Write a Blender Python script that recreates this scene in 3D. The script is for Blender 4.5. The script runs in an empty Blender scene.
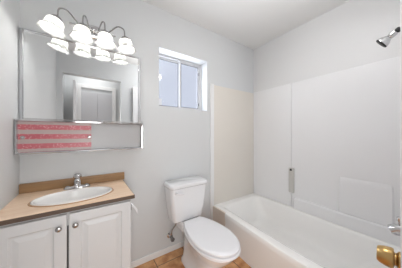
import bpy, bmesh, math, random
from mathutils import Vector, Matrix
random.seed(4)
PI = math.pi
sc = bpy.context.scene
C = sc.collection

# ---------------------------------------------------------------- camera, world, lights, exposure
cam = bpy.data.cameras.new('camera')
cam.sensor_width = 36.0
cam.lens = 166.0 * 36.0 / 402.0
cam.clip_start = 0.01
camo = bpy.data.objects.new('camera', cam)
C.objects.link(camo)
camo.location = (0, 0, 1.2)
camo.rotation_euler = (PI / 2, 0, math.radians(-34.3))
sc.camera = camo

w = bpy.data.worlds.new('sky')
sc.world = w
w.use_nodes = True
bg = w.node_tree.nodes['Background']
bg.inputs[0].default_value = (0.86, 0.89, 1.0, 1)
bg.inputs[1].default_value = 0.50

sc.view_settings.view_transform = 'Standard'
sc.view_settings.look = 'None'
sc.view_settings.exposure = 0.71
sc.view_settings.gamma = 1.0

def area(name, loc, rot, sx, sy, power, col=(1, 1, 1)):
    l = bpy.data.lights.new(name, 'AREA')
    l.shape = 'RECTANGLE'; l.size = sx; l.size_y = sy; l.energy = power; l.color = col
    o = bpy.data.objects.new(name, l); C.objects.link(o)
    o.location = loc; o.rotation_euler = rot
    return o
# daylight coming in at the window; the two hall area lights are unseen, added as fill
area('daylight_window', (0.87, 1.80, 1.77), (math.radians(-90), 0, 0), 0.56, 0.56, 3.4, (0.97, 0.98, 1.0))
area('hall_top_fill', (0.1, -0.37, 2.42), (0, 0, 0), 0.5, 0.3, 1.9, (1.0, 0.99, 0.98))
area('hall_low_fill', (0.0, -0.30, 0.76), (math.radians(90), 0, math.radians(-42)), 0.5, 1.16, 7.5, (1.0, 0.995, 0.99))

# ---------------------------------------------------------------- materials
def mat(name, col, rough=0.5, metal=0.0, noise=0.0, nscale=8.0, bump=0.0, bscale=60.0, spec=0.5, coat=0.0):
    m = bpy.data.materials.new(name); m.use_nodes = True
    nt = m.node_tree; b = nt.nodes['Principled BSDF']
    b.inputs['Base Color'].default_value = (*col, 1)
    b.inputs['Roughness'].default_value = rough
    b.inputs['Metallic'].default_value = metal
    b.inputs['Specular IOR Level'].default_value = spec
    b.inputs['Coat Weight'].default_value = coat
    tc = nt.nodes.new('ShaderNodeTexCoord')
    if noise > 0:
        n = nt.nodes.new('ShaderNodeTexNoise'); n.inputs['Scale'].default_value = nscale
        n.inputs['Detail'].default_value = 4
        nt.links.new(tc.outputs['Object'], n.inputs['Vector'])
        mx = nt.nodes.new('ShaderNodeMixRGB')
        mx.inputs[1].default_value = (*[c * (1 - noise) for c in col], 1)
        mx.inputs[2].default_value = (*[min(1, c * (1 + noise)) for c in col], 1)
        nt.links.new(n.outputs['Fac'], mx.inputs[0])
        nt.links.new(mx.outputs[0], b.inputs['Base Color'])
    if bump > 0:
        n2 = nt.nodes.new('ShaderNodeTexNoise'); n2.inputs['Scale'].default_value = bscale
        n2.inputs['Detail'].default_value = 5
        nt.links.new(tc.outputs['Object'], n2.inputs['Vector'])
        bp = nt.nodes.new('ShaderNodeBump'); bp.inputs['Strength'].default_value = bump
        bp.inputs['Distance'].default_value = 0.004
        nt.links.new(n2.outputs['Fac'], bp.inputs['Height'])
        nt.links.new(bp.outputs[0], b.inputs['Normal'])
    return m

def srgb(r, g, b):
    f = lambda c: (c / 255 / 12.92) if c / 255 <= 0.04045 else ((c / 255 + 0.055) / 1.055) ** 2.4
    return (f(r), f(g), f(b))

M = {}
M['wall'] = mat('wall_paint', srgb(217, 219, 220), 0.55, noise=0.02, nscale=3, bump=0.12, bscale=90)
M['tubwall'] = mat('white_wall_paint', srgb(229, 229, 229), 0.45, noise=0.01, nscale=3, bump=0.1, bscale=90)
M['ceiling'] = mat('ceiling_paint', srgb(240, 240, 239), 0.8, noise=0.015, nscale=4, bump=0.25, bscale=110)
M['trim'] = mat('white_trim_paint', srgb(238, 238, 238), 0.35, noise=0.01)
M['door'] = mat('door_paint', srgb(240, 240, 241), 0.35, noise=0.01)
M['cab'] = mat('cabinet_paint', srgb(214, 215, 216), 0.38, noise=0.01)
M['gap'] = mat('painted_gap_shade', srgb(60, 58, 56), 0.8, noise=0.05)
M['porc'] = mat('porcelain', srgb(238, 239, 241), 0.12, noise=0.006, coat=0.4)
M['seat'] = mat('seat_plastic', srgb(240, 240, 243), 0.25, noise=0.006)
M['tub'] = mat('tub_acrylic', srgb(251, 250, 248), 0.2, noise=0.008, coat=0.3)
M['surr_warm'] = mat('surround_warm', srgb(228, 223, 215), 0.3, noise=0.012, nscale=5)
M['surr'] = mat('surround_white', srgb(242, 242, 243), 0.22, noise=0.008, nscale=5)
M['filler'] = mat('tub_end_filler', srgb(228, 216, 204), 0.5, noise=0.04, nscale=20)
M['chrome'] = mat('chrome', (0.62, 0.62, 0.63), 0.07, 1.0, noise=0.02)
M['satin'] = mat('satin_nickel', (0.42, 0.415, 0.41), 0.25, 1.0, noise=0.03)
M['brass'] = mat('brass', srgb(200, 166, 110), 0.28, 1.0, noise=0.04, nscale=20)
M['black'] = mat('black_rubber', (0.02, 0.02, 0.02), 0.5, noise=0.1)
M['grey'] = mat('grey_metal', srgb(120, 120, 122), 0.35, 0.8, noise=0.05)
M['alu'] = mat('window_grey_seal', srgb(95, 97, 102), 0.5, noise=0.05)
M['mirror'] = mat('mirror_glass', (0.90, 0.91, 0.91), 0.0, 1.0)
M['panel'] = mat('grey_sliding_panel', srgb(188, 188, 189), 0.3, noise=0.01)
M['seal'] = mat('sink_seal', srgb(190, 150, 112), 0.5, noise=0.06, nscale=40)
M['post'] = mat('post_plastic', srgb(206, 204, 199), 0.4, noise=0.01)
M['winframe'] = mat('window_frame_vinyl', srgb(214, 215, 217), 0.4, noise=0.01)
M['sticker'] = mat('sticker_paper', srgb(225, 226, 230), 0.7, noise=0.02)
M['closet'] = mat('closet_door_paint', srgb(205, 205, 208), 0.5, noise=0.01)

def wood(name, c1, c2, rough=0.35):
    m = mat(name, c1, rough); nt = m.node_tree; b = nt.nodes['Principled BSDF']
    tc = nt.nodes.new('ShaderNodeTexCoord'); mp = nt.nodes.new('ShaderNodeMapping')
    mp.inputs['Scale'].default_value = (2.5, 30, 30)
    n = nt.nodes.new('ShaderNodeTexNoise'); n.inputs['Scale'].default_value = 1.6; n.inputs['Detail'].default_value = 6
    nt.links.new(tc.outputs['Object'], mp.inputs[0]); nt.links.new(mp.outputs[0], n.inputs['Vector'])
    r = nt.nodes.new('ShaderNodeValToRGB')
    r.color_ramp.elements[0].position = 0.3; r.color_ramp.elements[0].color = (*c1, 1)
    r.color_ramp.elements[1].position = 0.7; r.color_ramp.elements[1].color = (*c2, 1)
    nt.links.new(n.outputs['Fac'], r.inputs[0]); nt.links.new(r.outputs[0], b.inputs['Base Color'])
    return m
M['counter'] = wood('tan_wood_laminate', srgb(238, 204, 172), srgb(250, 226, 200))
M['splash'] = wood('brown_wood_laminate', srgb(150, 116, 80), srgb(178, 143, 103))
M['edge'] = wood('dark_laminate_edge', srgb(78, 62, 50), srgb(104, 84, 68), 0.5)

def tile_mat():
    m = mat('terracotta_tile', (0.5, 0.3, 0.15), 0.35); nt = m.node_tree; b = nt.nodes['Principled BSDF']
    tc = nt.nodes.new('ShaderNodeTexCoord'); mp = nt.nodes.new('ShaderNodeMapping')
    mp.inputs['Location'].default_value = (0.09, 0.06, 0)
    br = nt.nodes.new('ShaderNodeTexBrick'); br.offset = 0.0
    br.inputs['Scale'].default_value = 1.0
    br.inputs['Brick Width'].default_value = 0.305; br.inputs['Row Height'].default_value = 0.305
    br.inputs['Mortar Size'].default_value = 0.004; br.inputs['Mortar Smooth'].default_value = 0.1
    n = nt.nodes.new('ShaderNodeTexNoise'); n.inputs['Scale'].default_value = 14; n.inputs['Detail'].default_value = 6
    r = nt.nodes.new('ShaderNodeValToRGB')
    r.color_ramp.elements[0].position = 0.32; r.color_ramp.elements[0].color = (*srgb(178, 118, 72), 1)
    r.color_ramp.elements[1].position = 0.7; r.color_ramp.elements[1].color = (*srgb(226, 178, 128), 1)
    nt.links.new(tc.outputs['Object'], mp.inputs[0]); nt.links.new(mp.outputs[0], br.inputs['Vector'])
    nt.links.new(tc.outputs['Object'], n.inputs['Vector']); nt.links.new(n.outputs['Fac'], r.inputs[0])
    nt.links.new(r.outputs[0], br.inputs['Color1']); nt.links.new(r.outputs[0], br.inputs['Color2'])
    br.inputs['Mortar'].default_value = (*srgb(120, 92, 72), 1)
    nt.links.new(br.outputs['Color'], b.inputs['Base Color'])
    return m
M['tile'] = tile_mat()

def pink_mat():
    # grey-beige panel with three rows of pink flowered border; object origin is the panel's lower left corner
    m = mat('pink_flowered_panel', (0.5, 0.4, 0.4), 0.3); nt = m.node_tree; b = nt.nodes['Principled BSDF']; L = nt.links
    tc = nt.nodes.new('ShaderNodeTexCoord'); sp = nt.nodes.new('ShaderNodeSeparateXYZ'); L.new(tc.outputs['Object'], sp.inputs[0])
    def math_(op, a, bb, clamp=False):
        q = nt.nodes.new('ShaderNodeMath'); q.operation = op; q.use_clamp = clamp
        for i, v in enumerate((a, bb)):
            if hasattr(v, 'node'): L.new(v, q.inputs[i])
            elif v is not None: q.inputs[i].default_value = v
        return q.outputs[0]
    tri = math_('ABSOLUTE', math_('SUBTRACT', math_('FRACT', math_('DIVIDE', sp.outputs[2], 0.0608), None), 0.5), None)
    n = nt.nodes.new('ShaderNodeTexNoise'); n.inputs['Scale'].default_value = 70; n.inputs['Detail'].default_value = 3
    L.new(tc.outputs['Object'], n.inputs['Vector'])
    wob = math_('MULTIPLY', math_('SUBTRACT', n.outputs['Fac'], 0.5), 0.10)
    mask = math_('LESS_THAN', math_('ADD', tri, wob), 0.27)
    v = nt.nodes.new('ShaderNodeTexVoronoi'); v.inputs['Scale'].default_value = 95
    L.new(tc.outputs['Object'], v.inputs['Vector'])
    r = nt.nodes.new('ShaderNodeValToRGB')
    r.color_ramp.elements[0].position = 0.15; r.color_ramp.elements[0].color = (*srgb(236, 196, 196), 1)
    r.color_ramp.elements[1].position = 0.45; r.color_ramp.elements[1].color = (*srgb(205, 118, 124), 1)
    L.new(v.outputs['Distance'], r.inputs[0])
    r2 = nt.nodes.new('ShaderNodeMixRGB'); r2.inputs[2].default_value = (*srgb(176, 76, 92), 1)
    n3 = nt.nodes.new('ShaderNodeTexNoise'); n3.inputs['Scale'].default_value = 28
    L.new(tc.outputs['Object'], n3.inputs['Vector']); L.new(math_('MULTIPLY', n3.outputs['Fac'], 0.85), r2.inputs[0])
    L.new(r.outputs[0], r2.inputs[1])
    mx = nt.nodes.new('ShaderNodeMixRGB'); mx.inputs[1].default_value = (*srgb(186, 170, 166), 1)
    L.new(mask, mx.inputs[0]); L.new(r2.outputs[0], mx.inputs[2]); L.new(mx.outputs[0], b.inputs['Base Color'])
    return m
M['pink'] = pink_mat()

def glass_pane():
    m = bpy.data.materials.new('window_glass'); m.use_nodes = True; nt = m.node_tree
    nt.nodes.clear(); o = nt.nodes.new('ShaderNodeOutputMaterial'); mx = nt.nodes.new('ShaderNodeMixShader')
    t = nt.nodes.new('ShaderNodeBsdfTransparent'); g = nt.nodes.new('ShaderNodeBsdfGlossy'); g.inputs['Roughness'].default_value = 0.02
    t.inputs[0].default_value = (0.95, 0.97, 1.0, 1)
    mx.inputs[0].default_value = 0.03
    nt.links.new(t.outputs[0], mx.inputs[1]); nt.links.new(g.outputs[0], mx.inputs[2]); nt.links.new(mx.outputs[0], o.inputs[0])
    return m
M['pane'] = glass_pane()

def shade_glass():
    m = bpy.data.materials.new('frosted_shade_glass'); m.use_nodes = True; nt = m.node_tree
    nt.nodes.clear(); o = nt.nodes.new('ShaderNodeOutputMaterial')
    t = nt.nodes.new('ShaderNodeBsdfTranslucent'); t.inputs[0].default_value = (0.60, 0.60, 0.58, 1)
    d = nt.nodes.new('ShaderNodeBsdfDiffuse'); d.inputs[0].default_value = (0.9, 0.9, 0.9, 1)
    g = nt.nodes.new('ShaderNodeBsdfGlossy'); g.inputs['Roughness'].default_value = 0.15
    m1 = nt.nodes.new('ShaderNodeMixShader'); m1.inputs[0].default_value = 0.45
    m2 = nt.nodes.new('ShaderNodeMixShader'); m2.inputs[0].default_value = 0.06
    nt.links.new(t.outputs[0], m1.inputs[1]); nt.links.new(d.outputs[0], m1.inputs[2])
    nt.links.new(m1.outputs[0], m2.inputs[1]); nt.links.new(g.outputs[0], m2.inputs[2]); nt.links.new(m2.outputs[0], o.inputs[0])
    return m
M['shade'] = shade_glass()

def emit(name, col, s):
    m = bpy.data.materials.new(name); m.use_nodes = True; b = m.node_tree.nodes['Principled BSDF']
    b.inputs['Base Color'].default_value = (0.9, 0.9, 0.9, 1)
    b.inputs['Emission Color'].default_value = (*col, 1); b.inputs['Emission Strength'].default_value = s
    return m
M['bulb'] = emit('lit_bulb', (1, 0.985, 0.965), 20)
M['fill_glow'] = emit('fill_lamp_glow', (1, 0.992, 0.985), 11.5)

# ---------------------------------------------------------------- mesh helpers (world coordinates)
def new(): return bmesh.new()

def box(bm, x0, x1, y0, y1, z0, z1):
    vs = [bm.verts.new((x, y, z)) for z in (z0, z1) for y in (y0, y1) for x in (x0, x1)]
    for f in ((0, 2, 3, 1), (4, 5, 7, 6), (0, 1, 5, 4), (2, 6, 7, 3), (0, 4, 6, 2), (1, 3, 7, 5)):
        bm.faces.new([vs[i] for i in f])
    return vs

def loft(bm, rings, cap0=True, cap1=True):
    R = [[bm.verts.new(p) for p in r] for r in rings]
    n = len(R[0])
    for a, b in zip(R, R[1:]):
        for i in range(n):
            j = (i + 1) % n
            bm.faces.new((a[i], a[j], b[j], b[i]))
    if cap0: bm.faces.new(list(reversed(R[0])))
    if cap1: bm.faces.new(R[-1])
    return R

def frame_of(axis):
    a = Vector(axis).normalized()
    u = a.orthogonal().normalized(); v = a.cross(u)
    return a, u, v

def lathe(bm, org, axis, prof, n=28, cap0=True, cap1=True, mod=None):
    a, u, v = frame_of(axis); o = Vector(org); rings = []
    for h, r in prof:
        ring = []
        for i in range(n):
            t = 2 * PI * i / n
            rr = r * (mod(t, h) if mod else 1)
            ring.append(o + a * h + (u * math.cos(t) + v * math.sin(t)) * rr)
        rings.append(ring)
    loft(bm, rings, cap0, cap1)

def smooth_path(pts, k=6):
    P = [Vector(p) for p in pts]; out = []
    for i in range(len(P) - 1):
        p0 = P[max(i - 1, 0)]; p1 = P[i]; p2 = P[i + 1]; p3 = P[min(i + 2, len(P) - 1)]
        for j in range(k):
            t = j / k
            out.append(0.5 * ((2 * p1) + (-p0 + p2) * t + (2 * p0 - 5 * p1 + 4 * p2 - p3) * t * t + (-p0 + 3 * p1 - 3 * p2 + p3) * t ** 3))
    out.append(P[-1]); return out

def tube(bm, pts, r, n=12, k=6):
    P = smooth_path(pts, k) if k > 1 else [Vector(p) for p in pts]
    rr = r if callable(r) else (lambda s: r)
    d = (P[1] - P[0]).normalized(); u = d.orthogonal().normalized(); rings = []
    for i, p in enumerate(P):
        d = (P[min(i + 1, len(P) - 1)] - P[max(i - 1, 0)]).normalized()
        u = (u - d * u.dot(d)).normalized(); v = d.cross(u)
        s = i / (len(P) - 1)
        rings.append([p + (u * math.cos(2 * PI * q / n) + v * math.sin(2 * PI * q / n)) * rr(s) for q in range(n)])
    loft(bm, rings)

def rrect(x0, x1, y0, y1, z, r, n=64):
    # rounded rectangle with n points, evenly spread on four corners + sides
    pts = []; q = n // 4; cs = [(x1 - r, y1 - r, 0), (x0 + r, y1 - r, 90), (x0 + r, y0 + r, 180), (x1 - r, y0 + r, 270)]
    for k, (cx, cy, a0) in enumerate(cs):
        arc = q // 2
        for i in range(arc + 1):
            a = math.radians(a0 + 90 * i / arc); pts.append(Vector((cx + r * math.cos(a), cy + r * math.sin(a), z)))
        nx, ny, na = cs[(k + 1) % 4]; a = math.radians(na)
        e = Vector((nx + r * math.cos(a), ny + r * math.sin(a), z)); s = pts[-1].copy(); m_ = q - arc
        for i in range(1, m_): pts.append(s.lerp(e, i / m_))
    return pts

def obj(name, bm, m, parent=None, bevel=0.0, seg=2, smooth=False, origin=None, recalc=True):
    if recalc: bmesh.ops.recalc_face_normals(bm, faces=bm.faces)
    off = Vector((0, 0, 0))
    if parent is not None:
        p = parent
        while p is not None:
            off = off + Vector(p.location); p = p.parent
    own = Vector(origin) - off if origin is not None else Vector((0, 0, 0))
    bmesh.ops.translate(bm, verts=bm.verts, vec=-(off + own))
    me = bpy.data.meshes.new(name); bm.to_mesh(me); bm.free()
    if smooth:
        for p in me.polygons: p.use_smooth = True
    o = bpy.data.objects.new(name, me); C.objects.link(o)
    me.materials.append(m if not isinstance(m, str) else M[m])
    o.location = own
    if parent is not None: o.parent = parent
    if bevel > 0:
        b = o.modifiers.new('bevel', 'BEVEL'); b.width = bevel; b.segments = seg; b.limit_method = 'ANGLE'; b.angle_limit = math.radians(35)
    if smooth:
        # keep crisp edges crisp
        try:
            me.set_sharp_from_angle(angle=math.radians(40))
        except Exception: pass
    return o

def thing(name, label, cat, loc, group=None):
    o = bpy.data.objects.new(name, None); C.objects.link(o); o.location = loc; o.empty_display_size = 0.05
    o['label'] = label; o['category'] = cat
    if group: o['group'] = group
    return o
def tag(o, label, cat, group=None):
    o['label'] = label; o['category'] = cat
    if group: o['group'] = group
    return o
def struct(name, bm, m, parent=None, **k):
    o = obj(name, bm, m, parent, **k)
    if parent is None: o['kind'] = 'structure'
    return o

# ---------------------------------------------------------------- the room
XL, XR, YB, YF, H = -0.372, 2.01, 1.58, 0.0, 2.44
WX0, WX1, WZ0, WZ1 = 0.578, 1.165, 1.47, 2.055      # window opening
WT = 0.20
b = new(); box(b, XL - 0.12, XR + 0.12, -0.75, YB + WT, -0.1, 0.0); struct('floor', b, 'tile')
b = new(); box(b, XL - 0.12, XR + 0.12, -0.75, YB + WT, H, H + 0.1); struct('ceiling', b, 'ceiling')
b = new(); box(b, XL - 0.12, XL, -0.75, YB + WT, 0, H); struct('wall_left', b, 'wall')
b = new(); box(b, XR, XR + 0.12, -0.75, YB + WT, 0, H); struct('wall_right', b, 'tubwall')
b = new()
box(b, XL, WX0, YB, YB + WT, 0, H); box(b, WX1, XR, YB, YB + WT, 0, H)
box(b, WX0, WX1, YB, YB + WT, 0, WZ0); box(b, WX0, WX1, YB, YB + WT, WZ1, H)
struct('wall_back', b, 'wall')
b = new()                                            # wall with the doorway the picture is taken from
box(b, XL, -0.30, -0.11, YF, 0, H); box(b, 0.47, XR, -0.11, YF, 0, H); box(b, -0.30, 0.47, -0.11, YF, 2.10, H)
struct('wall_front', b, 'wall')
b = new(); box(b, 1.255, XR, 0.0, 0.06, 0, H); struct('wall_shower', b, 'tubwall')
b = new(); box(b, XL, XR, -0.75, -0.63, 0, H); struct('wall_hall', b, 'wall')
# hall closet behind the doorway, seen only in the mirror
b = new()
box(b, -0.17, -0.10, -0.63, -0.60, 0, 2.12); box(b, 0.40, 0.47, -0.63, -0.60, 0, 2.12); box(b, -0.10, 0.40, -0.63, -0.60, 2.05, 2.12)
struct('trim_1', b, 'trim', bevel=0.004)
d2 = thing('door_2', 'x', 'door', (0.15, -0.625, 0)); del d2['label']; del d2['category']; d2['kind'] = 'structure'
for s in (0, 1):
    b = new(); x0 = -0.098 + s * 0.249
    box(b, x0, x0 + 0.247, -0.628, -0.612, 0.01, 1.98)
    obj('door_panel', b, 'closet', d2, bevel=0.003)
b = new(); box(b, -0.185, -0.15, -0.56, -0.05, 0.01, 2.03); struct('door_3', b, 'door', bevel=0.002)

# baseboards
b = new(); box(b, 0.262, 1.205, YB - 0.012, YB, 0, 0.055); struct('baseboard_back', b, 'trim', bevel=0.004)
b = new(); box(b, XL, XL + 0.012, 0.0, 1.14, 0, 0.055); struct('baseboard_left', b, 'trim', bevel=0.004)

# window
win = thing('window_1', '', '', (0.8715, 1.71, WZ0)); del win['label']; del win['category']; win['kind'] = 'structure'
fy0, fy1 = 1.705, 1.765
b = new()
box(b, WX0, WX0 + 0.02, fy0, fy1, WZ0, WZ1); box(b, WX1 - 0.022, WX1, fy0, fy1, WZ0, WZ1)
box(b, WX0 + 0.02, WX1 - 0.022, fy0, fy1, WZ1 - 0.02, WZ1); box(b, WX0 + 0.02, WX1 - 0.022, fy0, fy1, WZ0, WZ0 + 0.02)
obj('window_frame', b, 'winframe', win)
def sash(x0, x1, y, nm):
    b = new(); t = 0.018; z0, z1 = WZ0 + 0.02, WZ1 - 0.02
    box(b, x0, x0 + t, y, y + 0.018, z0, z1); box(b, x1 - t, x1, y, y + 0.018, z0, z1)
    box(b, x0 + t, x1 - t, y, y + 0.018, z0, z0 + t); box(b, x0 + t, x1 - t, y, y + 0.018, z1 - t, z1)
    s = obj('sash', b, 'winframe', win)
    b = new(); g = 0.006
    for (a0, a1, c0, c1) in ((x0 + t, x0 + t + g, z0 + t, z1 - t), (x1 - t - g, x1 - t, z0 + t, z1 - t), (x0 + t, x1 - t, z0 + t, z0 + t + g), (x0 + t, x1 - t, z1 - t - g, z1 - t)):
        box(b, a0, a1, y + 0.002, y + 0.012, c0, c1)
    obj('seal', b, 'alu', s)
    b = new(); box(b, x0 + t, x1 - t, y + 0.007, y + 0.010, z0 + t, z1 - t)
    obj('pane', b, 'pane', s)
    return s
sl = sash(WX0 + 0.02, 0.885, 1.735, 'l'); sr = sash(0.868, WX1 - 0.022, 1.712, 'r')
b = new(); box(b, 0.611, 0.668, 1.738, 1.7415, WZ0 + 0.045, WZ0 + 0.115)
st = obj('sticker', b, 'sticker', sl); st['label'] = 'small pale square sticker in the lower left of the pane'
b = new()
for z in (WZ0 + 0.07, WZ1 - 0.14): box(b, WX1 - 0.046, WX1 - 0.036, 1.700, 1.712, z, z + 0.035)
obj('latch', b, 'grey', sr, bevel=0.002)

# ---------------------------------------------------------------- open door with brass knob at the right border
door = thing('door_1', '', '', (0.65, 0.03, 0)); del door['label']; del door['category']; door['kind'] = 'structure'
hx, hy, ex, ey = 0.65, 0.060, 1.10, 0.1055       # face line, hinge side to latch side
dv = Vector((ex - hx, ey - hy, 0)).normalized(); nv = Vector((-dv.y, dv.x, 0))
b = new()
base = [Vector((hx, hy, 0.01)), Vector((ex, ey, 0.01)), Vector((ex, ey, 0.01)) - nv * 0.034, Vector((hx, hy, 0.01)) - nv * 0.034]
loft(b, [base, [p + Vector((0, 0, 2.02)) for p in base]])
leaf = obj('door_leaf', b, 'door', door, bevel=0.002)
kb = Vector((ex, ey, 0.688)) - dv * 0.06
b = new(); lathe(b, kb, nv, [(0.0, 0.034), (0.004, 0.034), (0.009, 0.028), (0.011, 0.024), (0.015, 0.024), (0.018, 0.037), (0.024, 0.040), (0.045, 0.037), (0.058, 0.033), (0.065, 0.028), (0.066, 0.0)], 36, True, False)
obj('door_knob', b, 'brass', door, smooth=True)

# ---------------------------------------------------------------- vanity cabinet
VX0, VX1, VY0 = XL + 0.004, 0.236, 1.160
CT = 0.808
van = thing('vanity_cabinet', 'white painted two-door vanity cabinet under the tan countertop', 'cabinet', (-0.07, 1.37, 0))
b = new()
box(b, VX0, VX0 + 0.016, VY0 + 0.001, YB - 0.002, 0.0, 0.784); box(b, VX1 - 0.016, VX1, VY0 + 0.001, YB - 0.002, 0.0, 0.784)
box(b, VX0 + 0.016, VX1 - 0.016, YB - 0.012, YB - 0.002, 0.10, 0.784); box(b, VX0 + 0.016, VX1 - 0.016, VY0 + 0.02, YB - 0.012, 0.09, 0.105)
obj('cabinet_body', b, 'cab', van, bevel=0.001)
b = new()
box(b, VX0 + 0.016, VX1 - 0.016, VY0, VY0 + 0.018, 0.70, 0.7835); box(b, VX0 + 0.016, VX1 - 0.016, VY0, VY0 + 0.018, 0.09, 0.13)
box(b, VX0 + 0.016, VX0 + 0.05, VY0, VY0 + 0.018, 0.13, 0.70); box(b, VX1 - 0.05, VX1 - 0.016, VY0, VY0 + 0.018, 0.13, 0.70)
obj('face_frame', b, 'cab', van)
b = new(); box(b, VX0 + 0.016, VX1 - 0.016, VY0 + 0.06, VY0 + 0.075, 0, 0.09); obj('toe_kick', b, 'cab', van)
b = new(); box(b, -0.110, -0.068, VY0 + 0.001, VY0 + 0.0155, 0.1305, 0.6995); obj('gap_shade_strip', b, 'gap', van)  # dark strip behind the doors, the shade of their gap put into its colour

def rect(x0, x1, z0, z1, y): return [Vector((x0, y, z0)), Vector((x1, y, z0)), Vector((x1, y, z1)), Vector((x0, y, z1))]
def cab_door(x0, x1, kx, lab):
    z0, z1 = 0.11, 0.768; y = VY0 - 0.002; t = 0.018
    b = new()
    def ins(a, yy): return rect(x0 + a, x1 - a, z0 + a, z1 - a, yy)
    loft(b, [ins(0, y), ins(0, y - t + 0.004), ins(0.004, y - t), ins(0.052, y - t), ins(0.058, y - t + 0.007), ins(0.066, y - t + 0.007), ins(0.088, y - t + 0.001)])
    d = obj('door', b, 'cab', van, bevel=0.001)
    b = new(); lathe(b, (kx, y - t, 0.707), (0, -1, 0), [(0, 0.007), (0.010, 0.006), (0.014, 0.012), (0.02, 0.0145), (0.026, 0.011), (0.029, 0.0)], 20, True, False)
    obj('knob', b, 'satin', d, smooth=True)
cab_door(VX0 + 0.008, -0.0925, -0.125, 'l'); cab_door(-0.0855, VX1 - 0.006, -0.055, 'r')

# countertop with oval cut-out
SX, SY, SA, SB = -0.063, 1.318, 0.205, 0.132
CX0, CX1, CY0, CY1 = XL + 0.001, 0.25, 1.138, YB - 0.001
def rect_pts(n, x0, x1, y0, y1, z, cx, cy, r=0.0):
    out = []
    for i in range(n):
        t = 2 * PI * i / n; c, s = math.cos(t), math.sin(t)
        k = min((x1 - cx) / c if c > 1e-9 else 1e9, (x0 - cx) / c if c < -1e-9 else 1e9, (y1 - cy) / s if s > 1e-9 else 1e9, (y0 - cy) / s if s < -1e-9 else 1e9)
        out.append(Vector((cx + c * k, cy + s * k, z)))
    for cxn, cyn in ((x0, y0), (x0, y1), (x1, y0), (x1, y1)):
        j = min(range(n), key=lambda q: (out[q] - Vector((cxn, cyn, z))).length); out[j] = Vector((cxn, cyn, z))
    return out
def ell(n, a, bb, z, cx=SX, cy=SY): return [Vector((cx + a * math.cos(2 * PI * i / n), cy + bb * math.sin(2 * PI * i / n), z)) for i in range(n)]
N = 96
ctop = thing('countertop', 'tan wood-look vanity countertop with brown backsplash in the left corner', 'countertop', (SX, SY, CT - 0.022))
b = new()
rings = [ell(N, SA - 0.01, SB - 0.01, CT - 0.022), rect_pts(N, CX0, CX1, CY0 + 0.004, CY1, CT - 0.022, SX, SY), rect_pts(N, CX0, CX1, CY0 + 0.001, CY1, CT - 0.006, SX, SY),
         rect_pts(N, CX0, CX1 - 0.002, CY0 + 0.004, CY1, CT, SX, SY), ell(N, SA - 0.01, SB - 0.01, CT), ell(N, SA - 0.01, SB - 0.01, CT - 0.022)]
loft(b, rings, False, False); bmesh.ops.remove_doubles(b, verts=b.verts, dist=1e-5)
obj('worktop', b, 'counter', ctop)
b = new(); box(b, CX0, CX1 + 0.003, CY0 - 0.003, CY0 + 0.001, CT - 0.026, CT - 0.005); box(b, CX1, CX1 + 0.003, CY0 + 0.001, CY1, CT - 0.026, CT - 0.005)
o = obj('edge_band', b, 'edge', ctop); o['label'] = 'dark brown edge strip along the front'
b = new(); box(b, CX0, CX1 + 0.012, CY1 - 0.02, CY1, CT, CT + 0.062)
o = obj('backsplash', b, 'splash', ctop, bevel=0.002); o['label'] = 'darker brown upstand against the wall'

sink = thing('bathroom_sink', 'white oval basin set in the tan countertop below the faucet', 'sink', (SX, SY, CT - 0.13))
b = new()
prof = [(1.0, 0.0), (1.0, 0.005), (0.985, 0.009), (0.955, 0.0095), (0.93, 0.006), (0.90, -0.006), (0.86, -0.03), (0.78, -0.065), (0.62, -0.095), (0.40, -0.11), (0.12, -0.116)]
rings = [ell(N, SA * s if s > 0.5 else SA * s * 0.9, SB * s, CT + 0.0005 + z) for s, z in prof]
loft(b, rings, False, True); obj('basin', b, 'tub', sink, smooth=True)
b = new(); loft(b, [ell(N, SA + 0.010, SB + 0.008, CT + 0.0002), ell(N, SA + 0.007, SB + 0.006, CT + 0.004), ell(N, SA - 0.002, SB - 0.002, CT + 0.004), ell(N, SA - 0.002, SB - 0.002, CT + 0.0002), ell(N, SA + 0.010, SB + 0.008, CT + 0.0002)], False, False)
o = obj('rim_seal', b, 'seal', sink, smooth=True); o['label'] = 'brownish sealing ring around the basin'
b = new(); lathe(b, (SX, SY, CT - 0.1155), (0, 0, 1), [(0, 0.022), (0.003, 0.021), (0.004, 0.012), (0.001, 0.0)], 24, True, False); obj('drain', b, 'chrome', sink, smooth=True)

# faucet
FX, FY = -0.062, 1.502
fa = thing('faucet', 'chrome single-knob centerset faucet behind the oval basin', 'faucet', (FX, FY, CT))
b = new()
def stad(a, bb, z, n=40):
    out = []
    for i in range(n):
        t = 2 * PI * i / n; c, s = math.cos(t), math.sin(t)
        out.append(Vector((FX + a * abs(c) ** 0.6 * (1 if c >= 0 else -1), FY + bb * abs(s) ** 0.9 * (1 if s >= 0 else -1), z)))
    return out
loft(b, [stad(0.078, 0.027, CT + 0.0005), stad(0.078, 0.027, CT + 0.010), stad(0.072, 0.023, CT + 0.017), stad(0.03, 0.018, CT + 0.022)])
obj('base_plate', b, 'chrome', fa, smooth=True)
b = new(); lathe(b, (FX, FY, CT + 0.018), (0, 0, 1), [(0, 0.027), (0.01, 0.024), (0.035, 0.022), (0.042, 0.017), (0.05, 0.012)], 24); obj('body', b, 'chrome', fa, smooth=True)
b = new(); tube(b, [(FX, FY - 0.005, CT + 0.038), (FX, FY - 0.05, CT + 0.050), (FX, FY - 0.095, CT + 0.046), (FX, FY - 0.112, CT + 0.030)], lambda s: 0.0145 - 0.003 * s, 16); obj('spout', b, 'chrome', fa, smooth=True)
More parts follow.
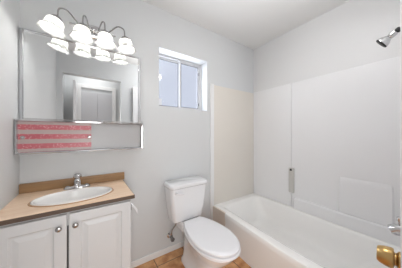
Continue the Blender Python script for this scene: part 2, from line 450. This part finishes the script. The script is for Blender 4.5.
b = new(); lathe(b, (FX, FY, CT + 0.066), (0, 0, 1), [(0, 0.010), (0.006, 0.020), (0.018, 0.025), (0.03, 0.023), (0.038, 0.014), (0.040, 0.0)], 24, True, False, mod=lambda t, h: 1 + 0.05 * math.cos(8 * t)); obj('handle_knob', b, 'chrome', fa, smooth=True)
for s in (-1, 1):
    b = new(); lathe(b, (FX + s * 0.055, FY, CT + 0.014), (0, 0, 1), [(0, 0.018), (0.006, 0.016), (0.010, 0.008), (0.011, 0)], 20, True, False); obj('screw_cover', b, 'chrome', fa, smooth=True)

# ---------------------------------------------------------------- medicine cabinet
MX0, MX1 = XL + 0.003, 0.394
mc = thing('medicine_cabinet', 'chrome-framed wall mirror with a long low compartment of pink flowered and grey panels', 'mirror cabinet', (0.011, 1.57, 1.074))
my = 1.562
def rframe(b, x0, x1, z0, z1, y0, y1, t, tt=None):
    tt = tt or t
    box(b, x0, x0 + t, y0, y1, z0, z1); box(b, x1 - t, x1, y0, y1, z0, z1)
    box(b, x0 + t, x1 - t, y0, y1, z1 - tt, z1); box(b, x0 + t, x1 - t, y0, y1, z0, z0 + tt)
b = new(); rframe(b, MX0, MX1, 1.296, 1.892, my - 0.008, my + 0.010, 0.018, 0.010); obj('mirror_frame', b, 'chrome', mc, bevel=0.003)
b = new(); box(b, MX0 + 0.016, MX1 - 0.016, my, my + 0.014, 1.304, 1.884); o = obj('mirror', b, 'mirror', mc); o['label'] = 'large upper mirror glass'
LY = 1.465; LZ0, LZ1 = 1.074, 1.292
b = new(); rframe(b, MX0, MX1, LZ0, LZ1, LY + 0.006, YB - 0.001, 0.010); box(b, MX0 + 0.01, MX1 - 0.01, YB - 0.012, YB - 0.001, LZ0 + 0.01, LZ1 - 0.01); obj('compartment_box', b, 'trim', mc)
b = new(); 
# mitred, sloped front frame of the compartment
def pic_frame(b, x0, x1, z0, z1, y, t, depth):
    R = [rect(x0, x1, z0, z1, y + depth), rect(x0, x1, z0, z1, y + 0.003), rect(x0 + 0.003, x1 - 0.003, z0 + 0.003, z1 - 0.003, y), rect(x0 + t - 0.004, x1 - t + 0.004, z0 + t - 0.004, z1 - t + 0.004, y + 0.002), rect(x0 + t, x1 - t, z0 + t, z1 - t, y + 0.008), rect(x0 + t, x1 - t, z0 + t, z1 - t, y + depth), rect(x0, x1, z0, z1, y + depth)]
    loft(b, R, False, False); bmesh.ops.remove_doubles(b, verts=b.verts, dist=1e-6)
pic_frame(b, MX0, MX1, LZ0, LZ1, LY, 0.014, 0.012); obj('compartment_frame', b, 'chrome', mc)
b = new(); box(b, MX0 + 0.013, 0.022, LY + 0.0125, LY + 0.017, LZ0 + 0.013, LZ1 - 0.013)
pk = obj('sliding_panel', b, 'pink', mc, origin=(MX0 + 0.013, LY + 0.0125, LZ0 + 0.018)); pk['label'] = 'sliding panel with three rows of pink flowers'
for x in (MX0 + 0.034, 0.010):
    b = new(); lathe(b, (x, LY + 0.0125, 1.178), (0, -1, 0), [(0, 0.011), (0.002, 0.011), (0.003, 0.008), (0.001, 0.007), (0.001, 0)], 20, True, False); obj('finger_pull', b, 'satin', pk, smooth=True)
b = new(); box(b, 0.005, MX1 - 0.013, LY + 0.028, LY + 0.033, LZ0 + 0.013, LZ1 - 0.013)
o = obj('sliding_panel', b, 'panel', mc); o['label'] = 'plain light grey sliding panel'

# ---------------------------------------------------------------- vanity light
FLX, FLZ = 0.039, 2.01
vl = thing('vanity_light', 'chrome four-arm vanity light with lit frosted bell shades above the mirror', 'wall light', (FLX, YB, FLZ))
b = new(); n = 40
def oval(a, c, y): return [Vector((FLX + a * math.cos(2 * PI * i / n), y, FLZ + c * math.sin(2 * PI * i / n))) for i in range(n)]
loft(b, [oval(0.085, 0.052, YB - 0.001), oval(0.085, 0.052, YB - 0.010), oval(0.070, 0.040, YB - 0.020), oval(0.045, 0.024, YB - 0.024), oval(0.040, 0.020, YB - 0.035), oval(0.018, 0.012, YB - 0.042)])
obj('backplate', b, 'chrome', vl, smooth=True)
b = new(); tube(b, [(FLX - 0.15, YB - 0.05, FLZ - 0.005), (FLX, YB - 0.055, FLZ - 0.01), (FLX + 0.15, YB - 0.05, FLZ - 0.005)], 0.006, 10, 4)
lathe(b, (FLX, YB - 0.03, FLZ - 0.01), (0, -1, 0), [(0, 0.014), (0.03, 0.014), (0.04, 0.02), (0.05, 0.012), (0.055, 0)], 20, True, False)
obj('cross_bar', b, 'chrome', vl, smooth=True)
caps = [(-0.166, -0.26), (-0.029, -0.05), (0.107, 0.04), (0.244, 0.10)]
YC = 1.43; ZC = 1.962
for i, (cx, tl) in enumerate(caps):
    ax = Vector((math.sin(tl), -0.10, -math.cos(tl))).normalized()      # shade axis pointing down and a little outwards
    top = Vector((cx, YC, ZC))
    bx = FLX + (cx - FLX) * 0.42
    b = new(); tube(b, [(bx, YB - 0.052, FLZ - 0.006), (bx + (cx - bx) * 0.25, YB - 0.075, FLZ + 0.018), (bx + (cx - bx) * 0.6, YB - 0.115, FLZ + 0.042), (cx - (cx - bx) * 0.08, YC + 0.004, FLZ + 0.018), top - ax * 0.008], 0.0048, 10, 6)
    obj('arm', b, 'satin', vl, smooth=True)
    b = new(); lathe(b, top - ax * 0.012, ax, [(0, 0.007), (0.004, 0.014), (0.010, 0.024), (0.020, 0.031), (0.032, 0.035), (0.032, 0.0)], 24, True, False); obj('socket_cap', b, 'satin', vl, smooth=True)
    b = new()
    fl = lambda t, h: 1 + (0.07 * max(0, (h - 0.045) / 0.07)) * math.cos(8 * t)
    po = [(0.019, 0.033), (0.026, 0.043), (0.038, 0.049), (0.056, 0.050), (0.072, 0.052), (0.086, 0.058), (0.096, 0.067), (0.099, 0.070)]
    pi_ = [(h, r - 0.003) for h, r in reversed(po)]
    lathe(b, top, ax, po + pi_, 48, False, False, mod=fl)
    sh = obj('lamp_shade', b, 'shade', vl, smooth=True)
    b = new(); lathe(b, top + ax * 0.020, ax, [(0, 0.012), (0.010, 0.013), (0.022, 0.022), (0.036, 0.027), (0.050, 0.025), (0.060, 0.016), (0.064, 0.0)], 20, True, False)
    obj('light_bulb', b, 'bulb', vl, smooth=True)

# ---------------------------------------------------------------- toilet
TX = 0.820
to = thing('toilet', 'white two-piece toilet with closed lid between the vanity and the bathtub', 'toilet', (TX, 1.15, 0))
b = new()
TB = YB - 0.015
def tk(hw, yf, z, r=0.035): return rrect(TX - hw, TX + hw, yf, TB, z, r)
loft(b, [tk(0.140, 1.420, 0.356), tk(0.160, 1.404, 0.370), tk(0.178, 1.394, 0.47), tk(0.192, 1.386, 0.58), tk(0.201, 1.380, 0.688)])
obj('tank', b, 'porc', to, smooth=True)
b = new(); loft(b, [tk(0.201, 1.380, 0.6885), tk(0.208, 1.372, 0.694), tk(0.212, 1.368, 0.704, 0.04), tk(0.211, 1.369, 0.718, 0.04), tk(0.204, 1.376, 0.728, 0.04), tk(0.186, 1.394, 0.731, 0.03)])
obj('tank_lid', b, 'porc', to, smooth=True)
b = new(); lathe(b, (TX - 0.150, 1.3865, 0.652), (0, -1, 0), [(0, 0.013), (0.006, 0.013), (0.010, 0.009), (0.018, 0.007)], 16)
tube(b, [(TX - 0.158, 1.368, 0.653), (TX - 0.118, 1.364, 0.648), (TX - 0.085, 1.367, 0.644)], lambda s: 0.0065 + 0.003 * s, 10, 4)
obj('flush_lever', b, 'seat', to, smooth=True)

def egg(hw, yf, yc, yb, z, pinch=0.38, n=48, pw=2.0):
    # pointed-round front (towards -y), narrower back
    out = []
    h = n // 2
    left = []
    for i in range(h + 1):
        s = i / h            # 0 = front tip, 1 = back centre
        if s < 0.55:
            a = s / 0.55 * PI / 2
            y = yc - (yc - yf) * math.cos(a); x = hw * math.sin(a) ** 0.92
        elif s < 0.90:
            q = (s - 0.55) / 0.35
            y = yc + (yb - yc) * q; x = hw * (1 - pinch * q ** pw)
        else:
            q = (s - 0.90) / 0.10
            y = yb + 0.004 * math.sin(q * PI / 2); x = hw * (1 - pinch) * (1 - q)
        left.append((x, y))
    for x, y in left: out.append(Vector((TX - x, y, z)))
    for x, y in reversed(left[1:-1]): out.append(Vector((TX + x, y, z)))
    return out
YFR = 0.800
b = new()
loft(b, [egg(0.104, 0.985, 1.17, 1.42, 0.0, 0.15), egg(0.104, 0.985, 1.17, 1.42, 0.03, 0.15), egg(0.094, 1.01, 1.17, 1.40, 0.055, 0.15), egg(0.082, 1.01, 1.16, 1.40, 0.11, 0.1),
         egg(0.088, 0.95, 1.10, 1.40, 0.18, 0.18), egg(0.116, 0.89, 1.05, 1.40, 0.25, 0.45), egg(0.142, 0.84, 1.03, 1.40, 0.300, 0.58), egg(0.159, YFR + 0.012, 1.02, 1.38, 0.340, 0.56), egg(0.155, YFR + 0.018, 1.02, 1.38, 0.3505, 0.56)])
obj('bowl', b, 'porc', to, smooth=True)
b = new()
box(b, TX - 0.095, TX + 0.095, 1.37, 1.55, 0.28, 0.3555); obj('tank_deck', b, 'porc', to, bevel=0.015, seg=3)
b = new()
PN = 0.42
loft(b, [egg(0.164, YFR + 0.002, 1.045, 1.335, 0.352, PN), egg(0.173, YFR - 0.006, 1.045, 1.34, 0.356, PN), egg(0.173, YFR - 0.006, 1.045, 1.34, 0.366, PN), egg(0.166, YFR, 1.045, 1.335, 0.370, PN)])
obj('seat', b, 'seat', to, smooth=True)
b = new()
loft(b, [egg(0.160, YFR + 0.008, 1.045, 1.335, 0.377, PN), egg(0.168, YFR, 1.045, 1.34, 0.380, PN), egg(0.168, YFR, 1.045, 1.34, 0.390, PN), egg(0.162, YFR + 0.007, 1.045, 1.335, 0.397, PN), egg(0.142, YFR + 0.03, 1.045, 1.32, 0.400, PN), egg(0.08, YFR + 0.10, 1.045, 1.25, 0.4015, PN)])
obj('seat_lid', b, 'seat', to, smooth=True)
for s in (-1, 1):
    b = new(); lathe(b, (TX + s * 0.075 - 0.018, 1.350, 0.380), (1, 0, 0), [(0, 0.008), (0.002, 0.012), (0.034, 0.012), (0.036, 0.008)], 16); obj('hinge', b, 'seat', to, smooth=True)
    b = new(); lathe(b, (TX + s * 0.104, 1.22, 0.028), (0, 0, 1), [(0, 0.016), (0.012, 0.014), (0.02, 0.006), (0.021, 0)], 16, True, False); obj('bolt_cap', b, 'seat', to, smooth=True)

# water supply
ws = thing('water_supply', 'braided toilet supply hose and shutoff valve on the wall beside the tank', 'supply line', (0.685, YB, 0.16))
b = new(); lathe(b, (0.685, YB - 0.001, 0.17), (0, -1, 0), [(0, 0.026), (0.003, 0.025), (0.008, 0.012), (0.04, 0.010), (0.042, 0.0)], 20, True, False); obj('escutcheon', b, 'chrome', ws, smooth=True)
b = new(); lathe(b, (0.685, YB - 0.065, 0.150), (0, 0, 1), [(0, 0.010), (0.004, 0.013), (0.03, 0.013), (0.034, 0.010), (0.05, 0.009)], 16)
lathe(b, (0.685, YB - 0.035, 0.170), (0, -1, 0), [(0, 0.011), (0.045, 0.011)], 14); obj('valve_body', b, 'grey', ws, smooth=True)
b = new(); lathe(b, (0.685, YB - 0.080, 0.170), (0, -1, 0), [(0, 0.010), (0.004, 0.019), (0.014, 0.019), (0.017, 0.012)], 16, mod=lambda t, h: 1 + 0.12 * math.cos(5 * t)); obj('valve_handle', b, 'grey', ws, smooth=True)
b = new(); tube(b, [(0.685, YB - 0.065, 0.198), (0.682, YB - 0.067, 0.235), (0.700, YB - 0.070, 0.270), (0.722, YB - 0.078, 0.300), (0.728, YB - 0.082, 0.328)], 0.0065, 10, 6); obj('hose', b, 'satin', ws, smooth=True)
b = new(); lathe(b, (0.728, YB - 0.082, 0.324), (0, 0, 1), [(0, 0.012), (0.004, 0.016), (0.026, 0.016), (0.031, 0.012)], 12); obj('coupling_nut', b, 'black', ws)

# toilet paper holder on the vanity's side
tp = thing('toilet_paper_holder', 'empty white toilet paper holder arm on the side of the vanity', 'paper holder', (VX1, 1.20, 0.70))
b = new(); box(b, VX1, VX1 + 0.006, 1.176, 1.216, 0.690, 0.728); obj('mounting_plate', b, 'grey', tp, bevel=0.002)
b = new(); rings = []
for s in (0.0, 0.2, 0.4, 0.6, 0.8, 1.0):
    x = VX1 + 0.0062 + 0.040 * s; z = 0.722 - 0.055 * s ** 1.6; hh = 0.010 + 0.010 * s
    rings.append([Vector((x, 1.180, z - hh)), Vector((x, 1.210, z - hh)), Vector((x, 1.210, z + hh * 0.7)), Vector((x, 1.180, z + hh * 0.7))])
loft(b, rings); obj('holder_arm', b, 'porc', tp, bevel=0.003, smooth=True)

# ---------------------------------------------------------------- bathtub
X0, RZ = 1.235, 0.338
tubo = thing('bathtub', 'long white alcove bathtub with rounded front rim along the right wall', 'bathtub', (1.62, 0.82, 0))
def tr(dx, z, r, dy=None, dxr=None):
    dy = dx if dy is None else dy; dxr = dx if dxr is None else dxr
    return rrect(X0 + dx, XR - 0.004 - dxr, 0.064 + dy, 1.345 if False else YB - 0.004 - dy, z, r, 96)
b = new()
rings = [rrect(X0 + 0.012, XR - 0.004, 0.064, YB - 0.004, 0.0, 0.004, 96), rrect(X0 + 0.012, XR - 0.004, 0.064, YB - 0.004, 0.05, 0.004, 96), rrect(X0 + 0.004, XR - 0.004, 0.064, YB - 0.004, 0.25, 0.004, 96), rrect(X0, XR - 0.004, 0.064, YB - 0.004, 0.29, 0.004, 96),
         rrect(X0, XR - 0.004, 0.064, YB - 0.004, RZ - 0.02, 0.004, 96), rrect(X0 + 0.006, XR - 0.004, 0.064, YB - 0.004, RZ - 0.006, 0.004, 96), rrect(X0 + 0.018, XR - 0.004, 0.064, YB - 0.004, RZ, 0.004, 96),
         tr(0.075, RZ, 0.06, 0.07, 0.05), tr(0.088, RZ - 0.006, 0.07, 0.085, 0.06), tr(0.10, RZ - 0.03, 0.09, 0.10, 0.07), tr(0.125, 0.20, 0.11, 0.16, 0.09), tr(0.15, 0.11, 0.12, 0.22, 0.12), tr(0.19, 0.075, 0.12, 0.27, 0.16), tr(0.26, 0.065, 0.08, 0.34, 0.23)]
loft(b, rings, True, True)
for v in b.verts:
    if v.co.x < X0 + 0.03 and v.co.y > 1.37: v.co.x += 0.025
for v in b.verts:
    if v.co.x < X0 + 0.16:
        k = max(0.0, 1 - abs((v.co.y - 0.55) / 0.8) ** 1.3) * 0.06
        v.co.x -= k * min(1.0, (X0 + 0.17 - v.co.x) / 0.09)
obj('tub_shell', b, 'tub', tubo, smooth=True)
b = new(); lathe(b, (1.63, 0.42, 0.0655), (0, 0, 1), [(0, 0.03), (0.003, 0.029), (0.004, 0.012), (0.002, 0)], 20, True, False); obj('drain', b, 'chrome', tubo, smooth=True)

# tub surround
su = thing('shower_surround', 'glossy moulded wall surround above the bathtub with beige end panel', 'shower surround', (2.0, 0.82, RZ))
SZ = 1.805
b = new(); box(b, 1.262, XR - 0.001, YB - 0.008, YB - 0.001, RZ + 0.001, SZ - 0.012)
o = obj('end_panel', b, 'surr_warm', su); o['label'] = 'beige panel on the wall beside the window'
b = new(); box(b, 1.206, 1.262, YB - 0.013, YB - 0.001, 0.0, SZ); struct('trim_2', b, 'trim', bevel=0.004)
b = new(); box(b, XR - 0.010, XR - 0.001, 1.026, YB - 0.009, RZ + 0.001, SZ); obj('long_panel', b, 'surr', su, bevel=0.003)
b = new(); box(b, XR - 0.010, XR - 0.001, 0.070, 1.022, RZ + 0.001, SZ); obj('long_panel', b, 'surr', su, bevel=0.003)
b = new(); box(b, 1.262, XR - 0.011, 0.0605, 0.068, RZ + 0.001, SZ); obj('shower_end_panel', b, 'surr', su)
b = new(); rings = []
for y, dx in ((1.00, 0.0), (0.985, 0.022), (0.6, 0.032), (0.585, 0.036), (0.07, 0.036)):
    x = XR - 0.012 - dx
    rings.append([Vector((XR - 0.0105, y, RZ + 0.002)), Vector((x, y, RZ + 0.002)), Vector((x + 0.004, y, 0.445)), Vector((x + 0.014, y, 0.458)), Vector((XR - 0.0105, y, 0.462))])
loft(b, rings); obj('moulded_ledge', b, 'surr', su, bevel=0.006, seg=3)
b = new(); y0, y1 = 0.22, 0.575
rings = []
for z, dx, e in ((0.463, 0.017, 0), (0.74, 0.012, 0.002), (0.770, 0.009, 0.006), (0.789, 0.002, 0.012)):
    rings.append([Vector((XR - 0.0105, y0 + e, z)), Vector((XR - 0.0105, y1 - e, z)), Vector((XR - 0.012 - dx, y1 - e - 0.01, z)), Vector((XR - 0.012 - dx, y0 + e + 0.01, z))])
loft(b, rings); obj('moulded_shelf', b, 'surr', su, bevel=0.014, seg=4, smooth=True)
b = new(); box(b, XR - 0.034, XR - 0.0105, 0.987, 1.048, 0.51, 0.80); o = obj('corner_post', b, 'post', su, bevel=0.008, seg=3); o['label'] = 'short grey-beige upright on the seam'
b = new(); lathe(b, (XR - 0.0345, 1.019, 0.778), (-1, 0, 0), [(0, 0.013), (0.003, 0.012), (0.004, 0)], 14, True, False); obj('screw_hole', b, 'black', su)
b = new(); box(b, 1.240, 1.2615, 1.352, YB - 0.0135, 0.0, RZ - 0.002)
struct('trim_3', b, 'filler', bevel=0.003)

# shower head and tub spout
SHX = 1.63
sh = thing('shower_fixture', 'chrome shower head high on the shower wall with dark face', 'shower head', (SHX, 0.069, 1.93))
tip = Vector((SHX, 0.235, 1.81)); neck = Vector((SHX, 0.165, 1.862)); ax = (tip - neck).normalized()
b = new(); lathe(b, (SHX, 0.0685, 1.925), (0, 1, 0), [(0, 0.03), (0.004, 0.028), (0.010, 0.014), (0.011, 0.0)], 20, True, False); obj('flange', b, 'chrome', sh, smooth=True)
b = new(); tube(b, [(SHX, 0.070, 1.925), (SHX, 0.10, 1.918), (SHX, 0.13, 1.895), neck - ax * 0.004], 0.0105, 12, 5); obj('shower_arm', b, 'chrome', sh, smooth=True)
b = new(); lathe(b, neck - ax * 0.012, ax, [(0, 0.012), (0.004, 0.016), (0.018, 0.016), (0.022, 0.012)], 16); obj('ball_joint', b, 'black', sh, smooth=True)
b = new(); lathe(b, neck + ax * 0.008, ax, [(0, 0.012), (0.006, 0.018), (0.03, 0.019), (0.040, 0.015), (0.045, 0.020), (0.060, 0.031), (0.075, 0.036), (0.080, 0.036)], 28); obj('head', b, 'chrome', sh, smooth=True)
b = new(); lathe(b, neck + ax * 0.0883, ax, [(0, 0.037), (0.008, 0.036), (0.010, 0.029), (0.0105, 0)], 28, True, False); o = obj('spray_face', b, 'black', sh, smooth=True); o['label'] = 'black spray face'

sp = thing('tub_spout', 'chrome tub spout with diverter knob low on the shower wall', 'tub spout', (SHX, 0.069, 0.60))
b = new(); tube(b, [(SHX, 0.0685, 0.605), (SHX, 0.12, 0.604), (SHX, 0.165, 0.596), (SHX, 0.192, 0.578)], lambda s: 0.026 + 0.006 * s, 20, 6)
lathe(b, (SHX, 0.175, 0.590), (0, 0, -1), [(0, 0.020), (0.03, 0.020)], 16); obj('spout', b, 'chrome', sp, smooth=True)
b = new(); lathe(b, (SHX, 0.160, 0.620), (0, 0, 1), [(0, 0.006), (0.025, 0.006), (0.028, 0.012), (0.050, 0.013), (0.055, 0.008), (0.056, 0)], 14, True, False); obj('diverter_knob', b, 'chrome', sp, smooth=True)

# ---------------------------------------------------------------- unseen ceiling lamp added to fill the room with light, above the picture
cl = thing('added_fill_lamp', 'added unseen fill lamp, a round white diffuser on a short stem near the doorway', 'ceiling light', (1.0, 0.48, H))
b = new(); lathe(b, (1.0, 0.48, H - 0.001), (0, 0, -1), [(0, 0.16), (0.02, 0.16), (0.024, 0.15), (0.024, 0.0)], 40, True, False); obj('fill_lamp_base', b, 'trim', cl, smooth=True)
b = new(); lathe(b, (1.0, 0.48, H - 0.024), (0, 0, -1), [(0, 0.02), (0.137, 0.02)], 16); obj('fill_lamp_stem', b, 'chrome', cl, smooth=True)
b = new(); lathe(b, (1.0, 0.48, H - 0.16), (0, 0, -1), [(0, 0.135), (0.03, 0.145), (0.07, 0.13), (0.10, 0.08), (0.11, 0.0)], 40, True, False); obj('fill_lamp_diffuser', b, 'fill_glow', cl, smooth=True)
